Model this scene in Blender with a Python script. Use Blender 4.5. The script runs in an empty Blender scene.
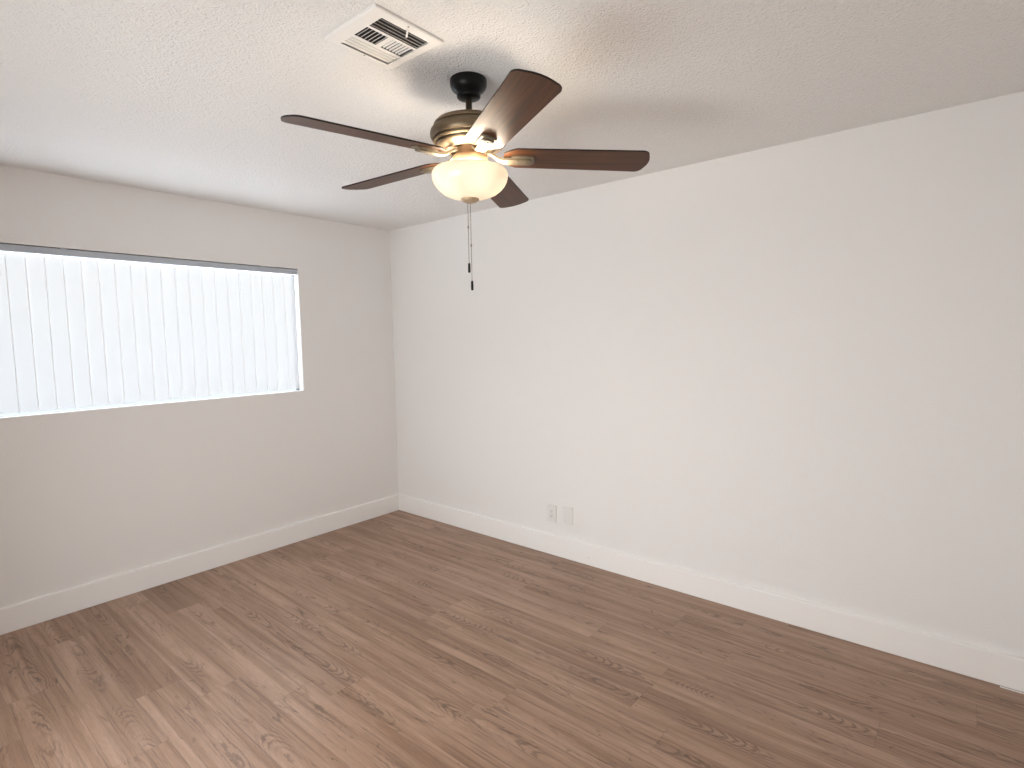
import bpy, bmesh, math, random
from mathutils import Vector, Matrix

random.seed(11)
S = bpy.context.scene
COL = S.collection
PI = math.pi
H = 2.44                                   # ceiling height
XL, YB = -3.54, -4.36                      # unseen side wall and back wall

# ------------------------------------------------------------------ camera
FPX = 549.98
yaw, pitch, roll = 0.6957959, -0.0836656, -0.017775
CAM = Vector((-3.03133636, -3.86891039, 1.50799904))
fw = Vector((math.cos(yaw) * math.cos(pitch), math.sin(yaw) * math.cos(pitch), math.sin(pitch)))
rt = Vector((math.sin(yaw), -math.cos(yaw), 0))
up = rt.cross(fw)
r2 = rt * math.cos(roll) + up * math.sin(roll)
u2 = -rt * math.sin(roll) + up * math.cos(roll)
cd = bpy.data.cameras.new('camera')
cd.sensor_fit = 'HORIZONTAL'; cd.sensor_width = 36.0; cd.lens = FPX / 1024 * 36.0
cd.clip_start = 0.02
cam = bpy.data.objects.new('camera', cd); COL.objects.link(cam)
M = Matrix((r2, u2, -fw)).transposed().to_4x4(); M.translation = CAM
cam.matrix_world = M
S.camera = cam

# ------------------------------------------------------------------ sky, lights, exposure
W = bpy.data.worlds.new('sky'); S.world = W; W.use_nodes = True
nt = W.node_tree; nt.nodes.clear()
tc = nt.nodes.new('ShaderNodeTexCoord'); sx = nt.nodes.new('ShaderNodeSeparateXYZ')
rp = nt.nodes.new('ShaderNodeValToRGB'); mr = nt.nodes.new('ShaderNodeMapRange')
bg = nt.nodes.new('ShaderNodeBackground'); wo = nt.nodes.new('ShaderNodeOutputWorld')
mr.inputs['From Min'].default_value = -1; mr.inputs['From Max'].default_value = 1
# sky bands shaped for the room's light: bright below, dim horizon, brighter overhead
e = rp.color_ramp.elements
e[0].position = 0.27; e[0].color = (.72, .79, .86, 1)
e[1].position = 0.70; e[1].color = (.19, .215, .24, 1)
for pos, c in ((0.42, (.068, .078, .088, 1)), (0.52, (.079, .083, .085, 1)), (0.58, (.082, .083, .082, 1)), (0.92, (.50, .55, .60, 1))):
    x = e.new(pos); x.color = c
nt.links.new(tc.outputs['Generated'], sx.inputs[0]); nt.links.new(sx.outputs['Z'], mr.inputs['Value'])
nt.links.new(mr.outputs[0], rp.inputs[0]); nt.links.new(rp.outputs[0], bg.inputs['Color'])
nt.links.new(bg.outputs[0], wo.inputs[0])
bg.inputs['Strength'].default_value = 9.8

def area(name, loc, rot, sx_, sy_, power, color):
    l = bpy.data.lights.new(name, 'AREA'); l.shape = 'RECTANGLE'; l.size = sx_; l.size_y = sy_
    l.energy = power; l.color = color; l.spread = math.radians(148)
    o = bpy.data.objects.new(name, l); COL.objects.link(o); o.location = loc; o.rotation_euler = rot
    return o
# added fill lamp in an invented doorway out of view, to brighten the walls
DOOR_Y0, DOOR_Y1 = -3.05, -1.55
area('added_fill_light', (XL - 0.12, (DOOR_Y0 + DOOR_Y1) / 2, .74), (0, -PI / 2, 0), 1.30, DOOR_Y1 - DOOR_Y0, 35.5, (0.97, 0.985, 0.985))
BULB_W = 3.5
BULB_COL = (1.0, 0.865, 0.69)

S.view_settings.view_transform = 'Standard'
S.view_settings.look = 'None'
S.view_settings.gamma = 1.0
S.view_settings.use_curve_mapping = False
S.view_settings.exposure = 0.45
S.cycles.max_bounces = 16
S.cycles.diffuse_bounces = 10
S.cycles.transmission_bounces = 10
S.cycles.sample_clamp_indirect = 8.0
S.cycles.caustics_reflective = False
S.cycles.caustics_refractive = True

# ------------------------------------------------------------------ materials
class N:
    def __init__(s, name):
        s.m = bpy.data.materials.new(name); s.m.use_nodes = True
        s.t = s.m.node_tree; s.t.nodes.clear()
        s.out = s.t.nodes.new('ShaderNodeOutputMaterial')
    def n(s, kind, **kw):
        x = s.t.nodes.new('ShaderNode' + kind)
        for k, v in kw.items():
            setattr(x, k, v)
        return x
    def set(s, sock, v):
        if hasattr(v, 'is_linked') or isinstance(v, bpy.types.NodeSocket): s.t.links.new(v, sock)
        else: sock.default_value = v
    def math(s, op, a, b=None, c=None, clamp=False):
        x = s.n('Math', operation=op, use_clamp=clamp)
        s.set(x.inputs[0], a)
        if b is not None: s.set(x.inputs[1], b)
        if c is not None: s.set(x.inputs[2], c)
        return x.outputs[0]
    def mix(s, f, a, b, blend='MIX'):
        x = s.n('Mix', data_type='RGBA', blend_type=blend)
        s.set(x.inputs[0], f); s.set(x.inputs[6], a); s.set(x.inputs[7], b)
        return x.outputs[2]
    def noise(s, vec, scale, detail=2, rough=.5, dist=0):
        x = s.n('TexNoise'); s.set(x.inputs['Vector'], vec)
        x.inputs['Scale'].default_value = scale; x.inputs['Detail'].default_value = detail
        x.inputs['Roughness'].default_value = rough; x.inputs['Distortion'].default_value = dist
        return x.outputs['Fac']
    def xyz(s, x=0.0, y=0.0, z=0.0):
        c = s.n('CombineXYZ')
        for i, v in enumerate((x, y, z)): s.set(c.inputs[i], v)
        return c.outputs[0]
    def rng(s, v, a, b, c=0.0, d=1.0):
        x = s.n('MapRange'); s.set(x.inputs['Value'], v)
        for k, q in zip(('From Min', 'From Max', 'To Min', 'To Max'), (a, b, c, d)): s.set(x.inputs[k], q)
        return x.outputs[0]
    def bsdf(s, color, rough=.5, metallic=0.0, spec=.5, normal=None, coat=0.0):
        b = s.n('BsdfPrincipled')
        s.set(b.inputs['Base Color'], color); s.set(b.inputs['Roughness'], rough)
        s.set(b.inputs['Metallic'], metallic); b.inputs['Specular IOR Level'].default_value = spec
        b.inputs['Coat Weight'].default_value = coat
        if normal is not None: s.t.links.new(normal, b.inputs['Normal'])
        return b.outputs[0]
    def bump(s, h, strength, dist):
        b = s.n('Bump'); b.inputs['Strength'].default_value = strength; b.inputs['Distance'].default_value = dist
        s.t.links.new(h, b.inputs['Height']); return b.outputs[0]
    def done(s, sh):
        s.t.links.new(sh, s.out.inputs[0]); return s.m

def rgb(r, g, b): return (r, g, b, 1.0)

def paint(name, col, rough, scale=None, dist=0.0, spec=.3, blobs=False):
    k = N(name); nrm = None
    if scale:
        g = k.n('NewGeometry').outputs['Position']
        h = k.noise(g, scale, 3, .55)
        if blobs:
            h2 = k.noise(g, scale * .45, 2, .5)
            h = k.math('ADD', k.rng(h, .42, .62), k.math('MULTIPLY', k.rng(h2, .45, .65), .8))
        nrm = k.bump(h, 1.0, dist)
    return k.done(k.bsdf(col, rough, 0, spec, nrm))

WALLC = rgb(.80, .79, .777)
m_wall = paint('wall_paint', WALLC, .75, 130, .0011)
m_ceil = paint('ceiling_texture', rgb(.82, .81, .795), .85, 125, .0018, blobs=True)
m_trim = paint('trim_paint', rgb(.86, .85, .835), .42)
m_reveal = paint('reveal_paint', rgb(.86, .86, .86), .6)
m_plastic = paint('white_plastic', rgb(.76, .75, .735), .35, spec=.5)
m_slot = paint('dark_slot', rgb(.03, .028, .026), .6)
m_vent = paint('vent_enamel', rgb(.80, .78, .75), .45, spec=.5)
m_duct = paint('duct_metal', rgb(.13, .12, .11), .6)
m_alu = paint('window_aluminium', rgb(.20, .20, .205), .45)
m_rail = paint('rail_plastic_shaded', rgb(.47, .51, .56), .45)  # grey of the backlit front face is put into the base colour
m_edge = paint('blade_edge', rgb(.012, .009, .008), .45)
m_black = paint('black_fob', rgb(.012, .012, .012), .35)
m_screw = paint('screw_metal', rgb(.25, .23, .2), .4)

def metal(name, col, rough, metallic=.7, spec=.5):
    k = N(name)
    g = k.n('TexCoord').outputs['Object']
    nz = k.noise(g, 60, 3)
    c = k.mix(k.rng(nz, .35, .65), tuple(x * .88 for x in col[:3]) + (1,), col)
    return k.done(k.bsdf(c, rough, metallic, spec))
m_canopy = metal('dark_bronze', rgb(.006, .006, .0065), .35, .0, .22)
m_rod = metal('rod_bronze', rgb(.045, .034, .022), .35, .6)
m_motor = metal('aged_bronze', rgb(.19, .14, .085), .42, .55)
m_iron = metal('iron_bronze', rgb(.20, .165, .115), .46, .4)
m_hub = metal('hub_bronze', rgb(.38, .25, .15), .42, .4)
m_finial = metal('finial_bronze', rgb(.50, .38, .25), .45, .3)
m_chain = metal('chain_metal', rgb(.30, .26, .21), .35, .8)

def walnut(name):
    k = N(name)
    uv = k.n('TexCoord').outputs['UV']
    sp = k.n('SeparateXYZ'); k.t.links.new(uv, sp.inputs[0])
    u, v = sp.outputs[0], sp.outputs[1]
    a = k.noise(k.xyz(k.math('MULTIPLY', u, 3.0), k.math('MULTIPLY', v, 55.0), 0.0), 1.0, 4, .6, .4)
    b = k.noise(k.xyz(k.math('MULTIPLY', u, 5.0), k.math('MULTIPLY', v, 220.0), 3.0), 1.0, 2)
    t = k.math('ADD', k.math('MULTIPLY', k.rng(a, .3, .7), .75), k.math('MULTIPLY', b, .25))
    c = k.mix(t, rgb(.022, .009, .005), rgb(.112, .040, .013))
    return k.done(k.bsdf(c, .40, 0, .24))
m_walnut = walnut('walnut_blade')

def vane_mat():
    k = N('vinyl_vane')
    d = k.n('BsdfDiffuse'); d.inputs['Color'].default_value = rgb(.86, .86, .86)
    t = k.n('BsdfTranslucent'); t.inputs['Color'].default_value = rgb(.88, .89, .90)
    f = k.n('BsdfTransparent'); f.inputs['Color'].default_value = rgb(.88, .89, .90)
    mx = k.n('MixShader'); mx.inputs[0].default_value = .88
    k.t.links.new(t.outputs[0], mx.inputs[1]); k.t.links.new(f.outputs[0], mx.inputs[2])
    m2 = k.n('MixShader'); m2.inputs[0].default_value = .47
    uv = k.n('UVMap', uv_map='across').outputs[0]; sp = k.n('SeparateXYZ'); k.t.links.new(uv, sp.inputs[0])
    overlap_dim = k.rng(sp.outputs[0], .938, .955, .47, .12)  # edge strip lets less through, imitating the dim line where vanes overlap
    k.t.links.new(overlap_dim, m2.inputs[0])
    k.t.links.new(d.outputs[0], m2.inputs[1]); k.t.links.new(mx.outputs[0], m2.inputs[2])
    return k.done(m2.outputs[0])
m_vane = vane_mat()

def frost():
    k = N('frosted_glass')
    d = k.n('BsdfDiffuse'); d.inputs['Color'].default_value = rgb(.80, .75, .68)
    t = k.n('BsdfTranslucent'); t.inputs['Color'].default_value = rgb(.365, .345, .318)
    mx = k.n('MixShader'); mx.inputs[0].default_value = .5
    k.t.links.new(d.outputs[0], mx.inputs[1]); k.t.links.new(t.outputs[0], mx.inputs[2])
    g = k.n('BsdfGlossy'); g.inputs['Roughness'].default_value = .15
    m2 = k.n('MixShader'); m2.inputs[0].default_value = .04
    k.t.links.new(mx.outputs[0], m2.inputs[1]); k.t.links.new(g.outputs[0], m2.inputs[2])
    return k.done(m2.outputs[0])
m_frost = frost()

def glass():
    k = N('window_pane')
    t = k.n('BsdfTransparent'); g = k.n('BsdfGlossy'); g.inputs['Roughness'].default_value = .02
    mx = k.n('MixShader'); mx.inputs[0].default_value = .05
    k.t.links.new(t.outputs[0], mx.inputs[1]); k.t.links.new(g.outputs[0], mx.inputs[2])
    return k.done(mx.outputs[0])
m_glass = glass()

PW, PL = 0.178, 1.205
def floor_mat():
    k = N('vinyl_plank')
    uv = k.n('UVMap', uv_map='plank').outputs[0]
    sp = k.n('SeparateXYZ'); k.t.links.new(uv, sp.inputs[0]); u, v = sp.outputs[0], sp.outputs[1]
    at = k.n('Attribute', attribute_name='rand')
    sc = k.n('SeparateColor'); k.t.links.new(at.outputs['Color'], sc.inputs[0])
    ra, rb, tone = sc.outputs[0], sc.outputs[1], sc.outputs[2]
    seed = k.math('MULTIPLY', ra, 97.0)
    seed2 = k.math('MULTIPLY', rb, 61.0)
    # growth rings of a flat-sawn board: distance to a pith line that rises and dips along the board
    wob = k.noise(k.xyz(seed, k.math('MULTIPLY', v, 1.6), seed2), 1.0, 2)
    uc = k.math('ADD', k.math('SUBTRACT', u, .089), k.math('ADD', k.math('MULTIPLY', k.math('SUBTRACT', ra, .5), .07), k.math('MULTIPLY', k.math('SUBTRACT', wob, .5), .09)))
    hh = k.math('MULTIPLY', k.noise(k.xyz(seed2, k.math('MULTIPLY', v, 1.15), seed), 1.0, 1.5), .16)
    jit = k.math('MULTIPLY', k.math('SUBTRACT', k.noise(k.xyz(k.math('MULTIPLY', u, 90), k.math('MULTIPLY', v, 28), seed), 1.0, 3), .5), .0055)
    rr = k.math('ADD', k.math('SQRT', k.math('ADD', k.math('MULTIPLY', uc, uc), k.math('MULTIPLY', hh, hh))), jit)
    ring = k.math('SINE', k.math('MULTIPLY', rr, 2 * PI / .0047))
    ring = k.math('POWER', k.rng(ring, -1, 1), 2.6)
    near = k.rng(k.math('ABSOLUTE', uc), .014, .056, 1, 0)
    patch = k.rng(k.noise(k.xyz(seed, k.math('MULTIPLY', v, 3.6), k.math('MULTIPLY', u, 9)), 1.0, 2), .45, .57)
    cath = k.math('MULTIPLY', ring, k.math('MULTIPLY', near, patch))
    # long streaks, broad figure, pores and knots
    st = k.noise(k.xyz(k.math('MULTIPLY', u, 75), k.math('MULTIPLY', v, 1.5), seed), 1.0, 4, .6, .35)
    br = k.noise(k.xyz(k.math('MULTIPLY', u, 19), k.math('MULTIPLY', v, 1.2), seed2), 1.0, 3, .55, .7)
    fine = k.noise(k.xyz(k.math('MULTIPLY', u, 520), k.math('MULTIPLY', v, 20), seed), 1.0, 2)
    kn = k.noise(k.xyz(k.math('MULTIPLY', u, 30), k.math('MULTIPLY', v, 6.5), seed2), 1.0, 3, .6, 1.6)
    knot = k.rng(kn, .63, .74)
    light = rgb(.46, .296, .204)
    mid = rgb(.300, .175, .108)
    dark = rgb(.066, .034, .021)
    c = k.mix(k.rng(br, .36, .64), light, mid)
    c = k.mix(k.math('MULTIPLY', k.rng(st, .50, .76), .60), c, dark)
    c = k.mix(k.math('MULTIPLY', cath, .60), c, dark)
    c = k.mix(k.math('MULTIPLY', knot, .75), c, dark)
    c = k.mix(k.math('MULTIPLY', k.rng(fine, .40, .70), .24), c, dark)
    # board to board tone: < .5 darker, > .5 paler
    c = k.mix(k.rng(tone, .5, 0.0, 0.0, .55), c, k.mix(.5, dark, mid))
    c = k.mix(k.rng(tone, .5, 1.0, 0.0, .5), c, rgb(.48, .335, .25))
    # the joint between boards
    eu = k.math('MINIMUM', u, k.math('SUBTRACT', PW, u))
    ev = k.math('MINIMUM', v, k.math('SUBTRACT', PL, v))
    jn = k.rng(k.math('MINIMUM', eu, ev), .0004, .0016, 1, 0)
    c = k.mix(k.math('MULTIPLY', jn, .30), c, rgb(.06, .036, .025))
    rough = k.rng(st, .3, .8, .34, .46)
    hgt = k.math('SUBTRACT', k.math('MULTIPLY', fine, -.3), k.math('ADD', k.math('MULTIPLY', cath, .5), jn))
    return k.done(k.bsdf(c, rough, 0, .55, k.bump(hgt, .35, .0006)))
m_floor = floor_mat()

# ------------------------------------------------------------------ mesh helpers
def box(bm, x0, x1, y0, y1, z0, z1, mat=None):
    vs = [bm.verts.new((x, y, z)) for x in (x0, x1) for y in (y0, y1) for z in (z0, z1)]
    if mat is not None:
        for v in vs: v.co = mat @ v.co
    for f in ((0, 1, 3, 2), (4, 6, 7, 5), (0, 4, 5, 1), (2, 3, 7, 6), (0, 2, 6, 4), (1, 5, 7, 3)):
        bm.faces.new([vs[i] for i in f])
    return vs

def lathe(bm, prof, seg=64, c=(0, 0)):
    """prof: list of (r, z); r == 0 closes to a pole."""
    rows = []
    for r, z in prof:
        if r < 1e-6: rows.append([bm.verts.new((c[0], c[1], z))])
        else: rows.append([bm.verts.new((c[0] + r * math.cos(2 * PI * i / seg), c[1] + r * math.sin(2 * PI * i / seg), z)) for i in range(seg)])
    for a, b in zip(rows, rows[1:]):
        for i in range(seg):
            j = (i + 1) % seg
            if len(a) == 1 and len(b) == 1: continue
            if len(a) == 1: bm.faces.new((a[0], b[i], b[j]))
            elif len(b) == 1: bm.faces.new((a[j], a[i], b[0]))
            else: bm.faces.new((a[i], b[i], b[j], a[j]))

def tube(bm, pts, rad, seg=10):
    rows = []
    for i, p in enumerate(pts):
        p = Vector(p)
        t = (Vector(pts[min(i + 1, len(pts) - 1)]) - Vector(pts[max(i - 1, 0)])).normalized()
        a = t.orthogonal().normalized(); b = t.cross(a)
        rows.append([bm.verts.new(p + (a * math.cos(2 * PI * k / seg) + b * math.sin(2 * PI * k / seg)) * rad) for k in range(seg)])
    for a, b in zip(rows, rows[1:]):
        for k in range(seg): bm.faces.new((a[k], a[(k + 1) % seg], b[(k + 1) % seg], b[k]))
    bm.faces.new(rows[0][::-1]); bm.faces.new(rows[-1])

def obj(name, bm, mat, parent=None, smooth=False, bevel=0, loc=None):
    bmesh.ops.recalc_face_normals(bm, faces=bm.faces)
    me = bpy.data.meshes.new(name); bm.to_mesh(me); bm.free()
    me.materials.append(mat)
    if smooth:
        for p in me.polygons: p.use_smooth = True
    o = bpy.data.objects.new(name, me); COL.objects.link(o)
    if parent is not None: o.parent = parent
    if loc is not None: o.location = loc
    if bevel:
        b = o.modifiers.new('bevel', 'BEVEL'); b.width = bevel; b.segments = 3; b.limit_method = 'ANGLE'; b.angle_limit = math.radians(40)
    if smooth:
        me.set_sharp_from_angle(angle=math.radians(38))
    return o

def struct(name, bm, mat, **kw):
    o = obj(name, bm, mat, **kw); o['kind'] = 'structure'; return o

def thing(name, label, cat, loc=(0, 0, 0), group=None):
    o = bpy.data.objects.new(name, None); COL.objects.link(o); o.location = loc; o.empty_display_size = .1
    o['label'] = label; o['category'] = cat
    if group: o['group'] = group
    return o

def copy_tree(o, parent=None):
    c = o.copy(); COL.objects.link(c)
    if parent is not None: c.parent = parent
    for ch in [x for x in COL.objects if x.parent == o]: copy_tree(ch, c)
    return c

# ------------------------------------------------------------------ room shell
T = .16
WX0, WX1, WZ0, WZ1 = -2.686, -0.8555, 1.135, 2.046      # window opening
bm = bmesh.new()
TW = .10                                   # window wall
box(bm, XL - T, WX0, 0, TW, -.1, H + .1); box(bm, WX1, T, 0, TW, -.1, H + .1)
box(bm, WX0, WX1, 0, TW, -.1, WZ0); box(bm, WX0, WX1, 0, TW, WZ1, H + .1)
w = struct('wall_left', bm, m_wall)
bm = bmesh.new(); box(bm, 0, T, YB - T, 0, -.1, H + .1); struct('wall_right', bm, m_wall)
bm = bmesh.new()
box(bm, XL - T, XL, YB - T, DOOR_Y0, -.1, H + .1); box(bm, XL - T, XL, DOOR_Y1, 0, -.1, H + .1)
box(bm, XL - T, XL, DOOR_Y0, DOOR_Y1, 2.05, H + .1); struct('wall_near', bm, m_wall)  # opening added to let the fill lamp in
bm = bmesh.new(); box(bm, XL, 0, YB - T, YB, -.1, H + .1); struct('wall_back', bm, m_wall)

# closed shell added beyond the doorway, out of view, to block sky light
bm = bmesh.new()
hx0, hx1, hy0_, hy1_ = XL - T - 1.1, XL - T, DOOR_Y0 - .2, DOOR_Y1 + .2
box(bm, hx0 - .1, hx0, hy0_ - .1, hy1_ + .1, -.1, H + .1); box(bm, hx0, hx1, hy0_ - .1, hy0_, -.1, H + .1); box(bm, hx0, hx1, hy1_, hy1_ + .1, -.1, H + .1)
box(bm, hx0, hx1, hy0_, hy1_, H, H + .1); box(bm, hx0, XL, hy0_, hy1_, -.1, 0)
struct('wall_sky_block', bm, m_wall)

# ceiling slab with the hole of the duct
DX0, DX1, DY0, DY1 = -1.988, -1.797, -2.532, -2.322
bm = bmesh.new()
box(bm, XL, DX0, YB, 0, H, H + .1); box(bm, DX1, 0, YB, 0, H, H + .1)
box(bm, DX0, DX1, YB, DY0, H, H + .1); box(bm, DX0, DX1, DY1, 0, H, H + .1)
struct('ceiling', bm, m_ceil)

# floor: one mesh, one face per board, boards run along the right wall
bm = bmesh.new()
uvl = bm.loops.layers.uv.new('plank'); cl = bm.loops.layers.float_color.new('rand')
known = {-2.366: -1.19, -2.188: -1.392, -2.010: -.468, -1.832: -.625, -.586: -.64, -.230: -1.81, -.764: -2.45, -.942: -2.87, -1.298: -1.825, -1.476: -2.42}
tones = {(-2.010, 0): .06, (-1.832, 0): .46, (-2.366, 0): .36, (-2.188, 0): .66, (-2.010, 1): .64, (-1.832, 1): .36, (-1.654, 0): .46,
         (-.586, 0): .34, (-.586, 1): .52, (-1.298, 1): .34, (-.764, 0): .40, (-.764, 1): .40, (-.942, 0): .62, (-2.366, 1): .58, (-2.188, 1): .60, (-2.010, 2): .56}
for i in range(-12, 14):
    x0 = -2.010 + PW * i; x1 = x0 + PW
    if x1 <= XL or x0 >= 0: continue
    key = min(known, key=lambda q: abs(q - x0))
    y_end = known[key] if abs(key - x0) < .01 else -random.uniform(.15, 1.15)
    k0 = math.ceil((0 - y_end) / PL - 1e-6)
    top = y_end + k0 * PL                      # far end of the first visible board
    n = 0
    while top > YB - T:
        bot = top - PL
        a, b = max(bot, YB - T), min(top, 0)
        if b - a > .002:
            tone = tones.get((round(key, 3), n) if abs(key - x0) < .01 else None, min(max(random.gauss(.49, .08), .3), .68))
            rnd = (random.random(), random.random(), tone, 1)
            c0, c1 = max(x0, XL), min(x1, 0)
            vs = [bm.verts.new(p) for p in ((c0, a, 0), (c1, a, 0), (c1, b, 0), (c0, b, 0))]
            f = bm.faces.new(vs)
            for lp in f.loops:
                lp[uvl].uv = (lp.vert.co.x - x0, lp.vert.co.y - bot); lp[cl] = rnd
            n += 1
        top = bot
box(bm, XL, 0, YB - T, 0, -.1, -.004)
fl = struct('floor', bm, m_floor)

def baseboard(name, pts_fn, length):
    """profile (depth from wall, height), small eased top edge"""
    prof = [(0, 0.001), (.016, 0.001), (.016, .1335), (.0145, .1385), (.0, .1415)]
    bm = bmesh.new(); rows = []
    for s in (0, 1): rows.append([bm.verts.new(pts_fn(d, z, s)) for d, z in prof])
    n = len(prof)
    for i in range(n): bm.faces.new((rows[0][i], rows[0][(i + 1) % n], rows[1][(i + 1) % n], rows[1][i]))
    bm.faces.new(rows[0]); bm.faces.new(rows[1][::-1])
    return struct(name, bm, m_trim)
bl = baseboard('baseboard_left', lambda d, z, s: (XL if s == 0 else -d, -d, z), 0)
br_ = baseboard('baseboard_right', lambda d, z, s: (-d, YB if s == 0 else -d, z), 0)
bm = bmesh.new(); lathe(bm, [(0, 0), (.0022, .0002), (.0022, .001), (0, .001)], 12)
nh = obj('nail_hole', bm, m_slot, br_); nh.matrix_world = Matrix.Translation((-.0160, -1.985, .052)) @ Matrix.Rotation(-PI / 2, 4, 'Y')
# pale strip of loose edging lying along the foot of the right baseboard near the frame's edge
bm = bmesh.new(); box(bm, -.0315, -.0235, YB, -4.02, .0, .003); struct('trim_1', bm, m_trim, bevel=.001)

# ------------------------------------------------------------------ window
bm = bmesh.new()
fy0, fy1 = .060, .098
fwid, fsill = .009, .004
box(bm, WX0, WX1, fy0, fy1, WZ0, WZ0 + fsill); box(bm, WX0, WX1, fy0, fy1, WZ1 - fwid, WZ1)
box(bm, WX0, WX0 + fwid, fy0, fy1, WZ0 + fsill, WZ1 - fwid); box(bm, WX1 - fwid, WX1, fy0, fy1, WZ0 + fsill, WZ1 - fwid)
win = struct('window_1', bm, m_alu)
bm = bmesh.new(); box(bm, WX0 + fwid, WX1 - fwid, .083, .087, WZ0 + fsill, WZ1 - fwid)
obj('glass_pane', bm, m_glass, win)
bm = bmesh.new()   # painted sill board and side returns of the recess
box(bm, WX0, WX1, .001, fy0, WZ0 - .0005, WZ0 + .003); box(bm, WX1 - .003, WX1 + .0005, .001, fy0, WZ0 + .003, WZ1)
box(bm, WX0 - .0005, WX0 + .003, .001, fy0, WZ0 + .003, WZ1)
obj('window_sill', bm, m_reveal, win)

blind = thing('vertical_blind', 'closed white vertical blind with a headrail greyed for its shade, backlit in the window recess', 'window blind', ((WX0 + WX1) / 2, .045, WZ1))
bx, by, bz = blind.location
bm = bmesh.new()
box(bm, WX0 + .006 - bx, WX1 - .006 - bx, .006 - by, .030 - by, -.041, -.005)
obj('headrail', bm, m_rail, blind, bevel=.0015)
for cx in (-2.235, -1.125, -2.6):
    bm = bmesh.new(); box(bm, cx - .016 - bx, cx + .016 - bx, .002 - by, .030 - by, -.0055, -.001); box(bm, cx - .012 - bx, cx + .012 - bx, .003 - by, .0065 - by, -.012, -.001)
    obj('rail_clip', bm, m_rail, blind)
# one vane: 89 mm wide, gently curved across, hung at a slight angle so neighbours overlap
VP, VWD = .0803, .0858
first = None
n_v = 0
xv = -0.9098
while xv > WX0 + .02:
    if first is None:
        bm = bmesh.new(); rows = []
        ns = 8
        for zz in (-.052, -.892):
            row = []
            for s in range(ns + 1):
                q = s / ns - .5
                row.append(bm.verts.new((q * VWD, .0015 * (4 * q * q - 1), zz)))
            rows.append(row)
        uva = bm.loops.layers.uv.new('across')
        for s in range(ns):
            f = bm.faces.new((rows[0][s], rows[0][s + 1], rows[1][s + 1], rows[1][s]))
            for lp in f.loops: lp[uva].uv = (lp.vert.co.x / VWD + .5, lp.vert.co.z)
        tv = [bm.verts.new(p) for p in ((-.006, 0, -.052), (.006, 0, -.052), (.006, 0, -.040), (-.006, 0, -.040))]; bm.faces.new(tv)
        o = obj('vane', bm, m_vane, blind, smooth=True)
        first = o
    else:
        o = first.copy(); COL.objects.link(o)
    o.location = (xv - bx, .052 - by + random.uniform(-.001, .001), 0)
    o.rotation_euler = (0, 0, math.radians(-2.5 + random.uniform(-.6, .6)))
    xv -= VP; n_v += 1
bm = bmesh.new(); box(bm, WX0 + .006 - bx, WX1 - .006 - bx, .0305 - by, .066 - by, -.040, -.008)
obj('carrier_track', bm, m_plastic, blind)

# ------------------------------------------------------------------ outlets on the right wall
def plate_mesh(w_, h_):
    bm = bmesh.new(); box(bm, -.0075, 0, -w_ / 2, w_ / 2, -h_ / 2, h_ / 2); return bm
out = thing('wall_outlet', 'white duplex power outlet low on the right wall, left of the blank plate', 'outlet', (0, -1.679, .292))
obj('cover_plate', plate_mesh(.076, .120), m_plastic, out, bevel=.0018)
bm = bmesh.new(); box(bm, -.0095, -.0070, -.0168, .0168, -.0335, .0335); ins = obj('receptacle', bm, m_plastic, out, bevel=.0012)
for zc in (.0165, -.0165):
    bm = bmesh.new()
    box(bm, -.0099, -.0090, -.0075, -.0055, zc - .003, zc + .005); box(bm, -.0099, -.0090, .0055, .0075, zc - .0035, zc + .0055)
    vs = []
    for i in range(12):
        a = 2 * PI * i / 12; vs.append(bm.verts.new((-.0099, .0026 * math.cos(a), zc - .008 + .0026 * math.sin(a))))
    bm.faces.new(vs)
    obj('socket_slots', bm, m_slot, ins)
def screw(parent, y, z, x=-.0058):
    bm = bmesh.new(); lathe(bm, [(0, 0), (.003, 0), (.003, .0008), (.002, .0012), (0, .0012)], 14)
    o = obj('screw', bm, m_plastic, parent); o.rotation_euler = (0, -PI / 2, 0); o.location = (-.0072, y, z)
screw(out, 0, .048); screw(out, 0, -.048)
blk = thing('blank_wall_plate', 'plain white blank cover plate low on the right wall, right of the outlet', 'wall plate', (0, -1.815, .3015))
obj('cover_plate', plate_mesh(.078, .120), m_plastic, blk, bevel=.0022)
screw(blk, 0, .030); screw(blk, 0, -.030)

# ------------------------------------------------------------------ ceiling air register
VX0, VX1, VY0, VY1 = -2.028, -1.770, -2.562, -2.305
vent = thing('ceiling_vent', 'square white metal air vent with louvred slots in the textured ceiling', 'air vent', ((VX0 + VX1) / 2, (VY0 + VY1) / 2, H))
vx, vy, vz = vent.location
FZ = -.009                       # face level below the ceiling
ox0, ox1 = -1.983 - vx, -1.802 - vx
rows_y = [(-2.529 - vy, -2.470 - vy), (-2.460 - vy, -2.395 - vy), (-2.385 - vy, -2.324 - vy)]
bm = bmesh.new()
hx, hy = (VX1 - VX0) / 2, (VY1 - VY0) / 2
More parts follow.
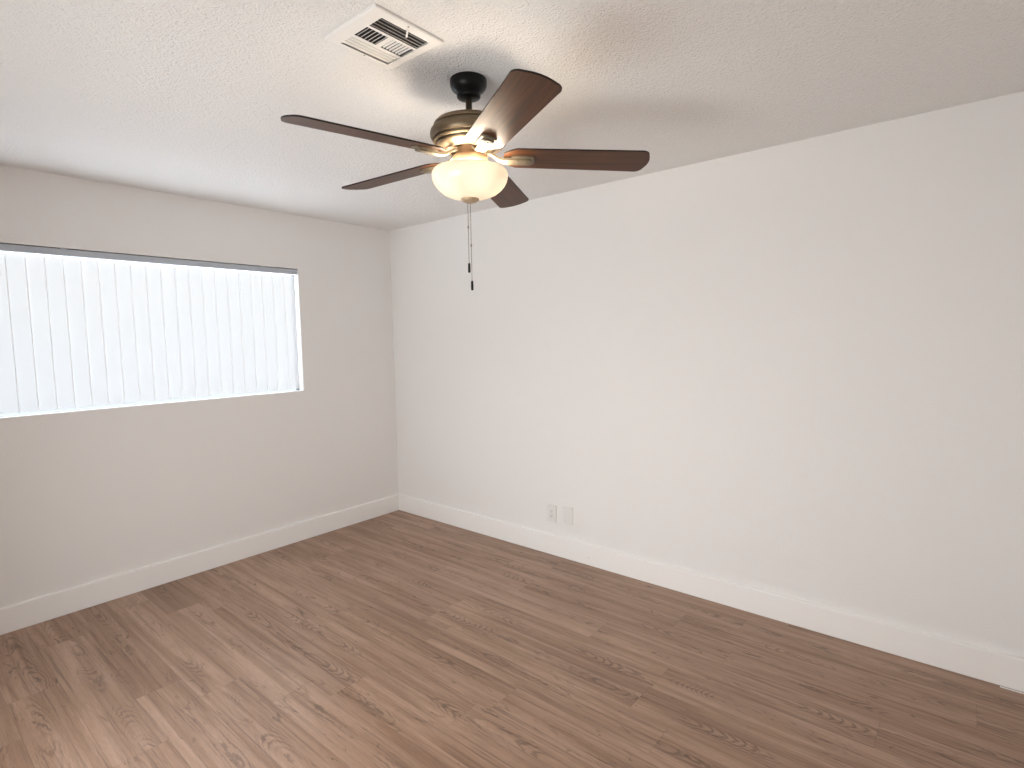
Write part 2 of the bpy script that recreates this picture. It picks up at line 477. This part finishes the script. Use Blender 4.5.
# sloping outer rim then the flat face around the openings
o_ = [bm.verts.new(p) for p in ((-hx, -hy, 0), (hx, -hy, 0), (hx, hy, 0), (-hx, hy, 0))]
o2 = [bm.verts.new(p) for p in ((-hx, -hy, -.0065), (hx, -hy, -.0065), (hx, hy, -.0065), (-hx, hy, -.0065))]
q = .0035
i_ = [bm.verts.new(p) for p in ((-hx + q, -hy + q, FZ), (hx - q, -hy + q, FZ), (hx - q, hy - q, FZ), (-hx + q, hy - q, FZ))]
for k in range(4):
    j = (k + 1) % 4
    bm.faces.new((o_[k], o_[j], o2[j], o2[k])); bm.faces.new((o2[k], o2[j], i_[j], i_[k]))
TH = .0012
def plate(x0, x1, y0, y1): box(bm, x0, x1, y0, y1, FZ, FZ + TH)
plate(-hx + q, ox0, -hy + q, hy - q); plate(ox1, hx - q, -hy + q, hy - q)
plate(ox0, ox1, -hy + q, rows_y[0][0]); plate(ox0, ox1, rows_y[0][1], rows_y[1][0]); plate(ox0, ox1, rows_y[1][1], rows_y[2][0]); plate(ox0, ox1, rows_y[2][1], hy - q)
mxa, mxb = -1.9045 - vx, -1.8865 - vx
plate(mxa, mxb, rows_y[1][0], rows_y[1][1])
obj('vent_frame', bm, m_vent, vent)
def louvre(name, cx, cy, length, depth, ang, axis):
    bm = bmesh.new()
    if axis == 'x': m = Matrix.Translation((cx, cy, FZ + .0045)) @ Matrix.Rotation(ang, 4, 'X'); box(bm, -length / 2, length / 2, -depth / 2, depth / 2, -.0005, .0005, m)
    else: m = Matrix.Translation((cx, cy, FZ + .0045)) @ Matrix.Rotation(ang, 4, 'Y'); box(bm, -depth / 2, depth / 2, -length / 2, length / 2, -.0005, .0005, m)
    return obj(name, bm, m_vent, vent)
mxc = (ox0 + ox1) / 2
for i in range(4):
    louvre('louvre', mxc, rows_y[0][0] + .0148 * i + .0125, ox1 - ox0, .0105, math.radians(40), 'x')
for i in range(4):
    louvre('louvre', mxc, rows_y[2][0] + .0155 * i + .0055, ox1 - ox0, .0086, math.radians(-26), 'x')
ly = (rows_y[1][0] + rows_y[1][1]) / 2; ll = rows_y[1][1] - rows_y[1][0]
for i in range(6): louvre('louvre', ox0 + .0131 * (i + 1) - .0005, ly, ll, .0075, math.radians(-50), 'y')
for i in range(6): louvre('louvre', mxb + .0121 * (i + 1) - .001, ly, ll, .0056, math.radians(32), 'y')
bm = bmesh.new()
d0, d1, e0, e1 = DX0 - vx, DX1 - vx, DY0 - vy, DY1 - vy
for a in ((d0, d0 + .001, e0, e1), (d1 - .001, d1, e0, e1), (d0, d1, e0, e0 + .001), (d0, d1, e1 - .001, e1)): box(bm, a[0], a[1], a[2], a[3], .0, .25)
box(bm, d0, d1, e0, e1, .249, .25)
obj('duct_boot', bm, m_duct, vent)
bm = bmesh.new()
mm = Matrix.Translation((-1.886 - vx, -2.5245 - vy, FZ - .004)) @ Matrix.Rotation(math.atan2(.035, .024), 4, 'Z')
box(bm, -.021, .021, -.003, .003, -.0012, .0012, mm)
box(bm, -.004, .004, -.002, .002, 0, .006, Matrix.Translation((-1.893 - vx, -2.536 - vy, FZ - .004)))
obj('damper_lever', bm, m_vent, vent, bevel=.0005)
for (a, b) in ((-1.891, -2.3165), (-1.902, -2.5505)):
    bm = bmesh.new(); lathe(bm, [(0, -.0015), (.0022, -.0012), (.0032, 0), (0, 0)], 14)
    obj('screw', bm, m_screw, vent, loc=(a - vx, b - vy, FZ))

# ------------------------------------------------------------------ ceiling fan
FX, FY = -1.5285, -2.4345
fan = thing('ceiling_fan', 'bronze ceiling fan with five walnut blades and a lit frosted glass bowl', 'ceiling fan', (FX, FY, H))
Z = lambda z: z - H
def L(name, prof, mat, seg=64, parent=fan):
    bm = bmesh.new(); lathe(bm, [(r, Z(z)) for r, z in prof], seg); return obj(name, bm, mat, parent, smooth=True)
cshift = r2 * -.0008
bm = bmesh.new(); lathe(bm, [(r, Z(z)) for r, z in [(0, 2.44), (.0640, 2.44), (.0665, 2.437), (.0665, 2.422), (.0655, 2.416), (.0625, 2.409), (.0570, 2.402), (.0500, 2.3965), (.0440, 2.392), (.0415, 2.389), (.0432, 2.386), (.0432, 2.380), (.0405, 2.376), (.034, 2.3735), (.020, 2.3715), (0, 2.3715)]], 64, (cshift.x, cshift.y))
obj('canopy', bm, m_canopy, fan, smooth=True)
bm = bmesh.new(); tube(bm, [(cshift.x, cshift.y, Z(2.378)), (cshift.x, cshift.y, Z(2.36)), (cshift.x, cshift.y, Z(2.30))], .0115, 24); obj('downrod', bm, m_rod, fan, smooth=True)
MS = lambda prof: [(r * 1.02, z + .0125) for r, z in prof]
L('motor_housing', MS([(0, 2.292), (.030, 2.292), (.034, 2.288), (.070, 2.286), (.108, 2.281), (.119, 2.276), (.1255, 2.270), (.1290, 2.2630), (.1290, 2.2600), (.1255, 2.2585), (.1260, 2.2560),
    (.1340, 2.2525), (.1390, 2.245), (.1412, 2.235), (.1405, 2.227), (.1370, 2.219), (.1325, 2.2135), (.1275, 2.2120), (.1268, 2.2095), (.1300, 2.2080), (.1300, 2.2060), (.1265, 2.2025), (.1215, 2.2005), (.1172, 2.1995), (.1168, 2.1975), (.1205, 2.1960), (.1195, 2.1935),
    (.112, 2.1885), (.101, 2.1845), (.093, 2.1830), (.089, 2.1815), (.0870, 2.1785), (.082, 2.1765), (.0780, 2.1775), (.0775, 2.1850), (.060, 2.1850), (0, 2.1850)]), m_motor, 96)
L('switch_housing', [(0, 2.1965), (.050, 2.1965), (.050, 2.1745), (.052, 2.1715), (.0620, 2.1695), (.0645, 2.1660), (.0645, 2.1480), (.062, 2.144), (.050, 2.141), (.030, 2.138), (.012, 2.136), (.012, 2.021), (0, 2.021)], m_hub, 64)
bm = bmesh.new()
prof_o = [(.1290, 2.1190), (.1335, 2.1178), (.1365, 2.1140), (.1385, 2.1075), (.1390, 2.1000), (.1380, 2.0905), (.1345, 2.0790), (.1280, 2.0670), (.1170, 2.0540), (.1010, 2.0415), (.0815, 2.0315), (.0575, 2.0240), (.0330, 2.0200), (.0130, 2.0190)]
prof_i = [(max(r - .003, .013), z + .0035) for r, z in prof_o[::-1]]
prof_i[-1] = (.1280, 2.1190)
pr = prof_o + prof_i
bsh = r2 * -.003
lathe(bm, [(r, Z(z)) for r, z in pr + [pr[0]]], 96, (bsh.x, bsh.y))
bmesh.ops.remove_doubles(bm, verts=bm.verts, dist=1e-5)
obj('glass_bowl', bm, m_frost, fan, smooth=True)
bm = bmesh.new(); lathe(bm, [(r, Z(z + .0080)) for r, z in [(.0, 2.0125), (.031, 2.0125), (.0335, 2.0095), (.032, 2.006), (.025, 2.0015), (.016, 1.998), (.008, 1.9965), (0, 1.996)]], 48, (bsh.x * 1.4, bsh.y * 1.4))
obj('finial', bm, m_finial, fan, smooth=True)

PH, PT = .4230, -.1862
BZ = 2.1694
# each arm sags, twists and turns a little differently, as on any worn fan (degrees)
SAG = [(-2.14, .26, .59), (-.65, .60, -.62), (-.64, -.58, -.07), (0, -.27, -.28), (-1.57, -.02, .38)]
# blade outline in (radial, across)
def blade_outline():
    r0, R = .150, .6605
    hw = lambda r: .0667 + (.0733 - .0667) * (r - .22) / (.655 - .22)
    top = []
    cr = .030
    n = 10
    # slanted root corners
    top += [(.122, .012), (.1225, .030), (.126, .037), (.150, .0565), (.158, .0605), (.168, hw(.168))]
    for r in (.20, .26, .32, .40, .48, .55, .60): top.append((r, hw(r)))
    w = hw(R)
    for i in range(n + 1):
        a = PI / 2 - i / n * PI / 2 * .86
        top.append((R - .010 - cr + cr * math.cos(a), w - cr + cr * math.sin(a)))
    # crown of the tip
    for s in (.030, .015): top.append((R - .0095 + .0095 * (1 - (s / .045) ** 2), s))
    pts = top + [(R, 0.0)] + [(r, -s) for r, s in top[::-1]]
    return pts
bo = blade_outline()
def blade_obj():
    bm = bmesh.new(); uvl = bm.loops.layers.uv.new('UVMap')
    h = .0028
    lo = [bm.verts.new((r, s, -h)) for r, s in bo]; hi = [bm.verts.new((r, s, h)) for r, s in bo]
    bm.faces.new(lo[::-1]); bm.faces.new(hi)
    for i in range(len(bo)):
        j = (i + 1) % len(bo); bm.faces.new((lo[i], lo[j], hi[j], hi[i])).material_index = 1
    for f in bm.faces:
        for lp in f.loops: lp[uvl].uv = (lp.vert.co.x, lp.vert.co.y)
    o = obj('blade', bm, m_walnut, fan, bevel=.0008); o.data.materials.append(m_edge)
    return o
def iron_obj():
    """cast arm: leaves the flywheel under the motor, dips, rises and widens into a plate under the blade"""
    bm = bmesh.new()
    #        r     z-offset from blade mid plane   half width  thickness  follow (0 level, 1 with the blade's tilt)
    st = [(.060, .0150, .0125, .010, 0), (.074, .0120, .0130, .010, 0), (.088, .0030, .0135, .0105, .1), (.102, -.0065, .0140, .011, .3), (.118, -.0120, .0150, .0115, .6),
          (.138, -.0128, .0170, .012, .9), (.160, -.0120, .0190, .012, 1), (.185, -.0115, .0200, .012, 1), (.208, -.0115, .0200, .012, 1), (.2170, -.0115, .0185, .012, 1), (.2195, -.0115, .0150, .012, 1), (.2215, -.0115, .0080, .012, 1)]
    def loft(bm, st):
        rows = []
        for r, z, hw_, th, fo in st:
            t = math.tan(PT) * fo
            row = []
            for sgn, zz in ((-1, .5), (-1, -.30), (-.80, -.5), (.80, -.5), (1, -.30), (1, .5)):
                y = sgn * hw_
                row.append(bm.verts.new((r, y, z + zz * th + y * t)))
            rows.append(row)
        for a, b in zip(rows, rows[1:]):
            for i in range(6):
                j = (i + 1) % 6; bm.faces.new((a[i], b[i], b[j], a[j]))
        bm.faces.new(rows[0]); bm.faces.new(rows[-1][::-1])
    loft(bm, st)
    o = obj('blade_iron', bm, m_iron, fan, smooth=True)
    # the wider pad the arm carries, screwed flat under the blade, its end a shallow arch
    bm = bmesh.new()
    loft(bm, [(.150, -.0068, .0215, .0075, 1), (.165, -.0068, .0255, .0075, 1), (.190, -.0068, .0265, .0075, 1), (.222, -.0068, .0265, .0075, 1), (.2290, -.0068, .0250, .0075, 1), (.2325, -.0068, .0190, .0075, 1), (.2345, -.0068, .0100, .0075, 1)])
    obj('blade_pad', bm, m_iron, o, smooth=True)
    for (sr, sy) in ((.172, .013), (.172, -.013), (.205, 0)):
        bm = bmesh.new(); zz = sy * math.tan(PT) - .0010; lathe(bm, [(0, -.0185 + zz), (.0025, -.0183 + zz), (.0036, -.0172 + zz), (.0037, -.0162 + zz), (0, -.0162 + zz)], 14, (sr, sy))
        obj('screw', bm, m_iron, o, smooth=True)
    return o
b0 = blade_obj(); i0 = iron_obj()
for k in range(5):
    b = b0 if k == 0 else copy_tree(b0); i = i0 if k == 0 else copy_tree(i0)
    dr, dp, da = (math.radians(t) for t in SAG[k])
    base = Matrix.Translation((0, 0, Z(BZ))) @ Matrix.Rotation(PH + k * 2 * PI / 5 + da, 4, 'Z') @ Matrix.Rotation(-dr, 4, 'Y')
    b.matrix_local = base @ Matrix.Rotation(PT + dp, 4, 'X')
    i.matrix_local = base

# pull chains: beads on a cord with a small coupling and a black fob
def chain(px, z_end, z_mid):
    off = r2 * px; off.z = 0
    bm = bmesh.new()
    tube(bm, [(off.x, off.y, Z(2.007)), (off.x, off.y, Z(z_end + .034))], .0009, 6)
    z = 2.002
    while z > z_end + .036:
        bmesh.ops.create_icosphere(bm, subdivisions=1, radius=.0017, matrix=Matrix.Translation((off.x, off.y, Z(z)))); z -= .0046
    c = obj('pull_chain', bm, m_chain, fan, smooth=True)
    bm = bmesh.new(); lathe(bm, [(0, Z(z_mid + .006)), (.0026, Z(z_mid + .005)), (.003, Z(z_mid)), (.0026, Z(z_mid - .005)), (0, Z(z_mid - .006))], 12, (off.x, off.y)); obj('chain_coupling', bm, m_chain, c, smooth=True)
    bm = bmesh.new(); lathe(bm, [(0, Z(z_end + .036)), (.002, Z(z_end + .036)), (.0045, Z(z_end + .032)), (.0048, Z(z_end + .015)), (.0048, Z(z_end + .002)), (.003, Z(z_end)), (0, Z(z_end))], 16, (off.x, off.y)); obj('chain_fob', bm, m_black, c, smooth=True)
chain(-.0135, 1.752, 1.918); chain(-.004, 1.687, 1.852)

# the fan's own bulbs, inside the bowl
for s in range(5):
    l = bpy.data.lights.new('bulb', 'POINT'); l.energy = BULB_W * .6; l.color = BULB_COL; l.shadow_soft_size = .035
    o = bpy.data.objects.new('bulb', l); COL.objects.link(o); o.parent = fan
    a = math.radians(170 + 72 * s); o.location = (.085 * math.cos(a), .085 * math.sin(a), Z(2.094))
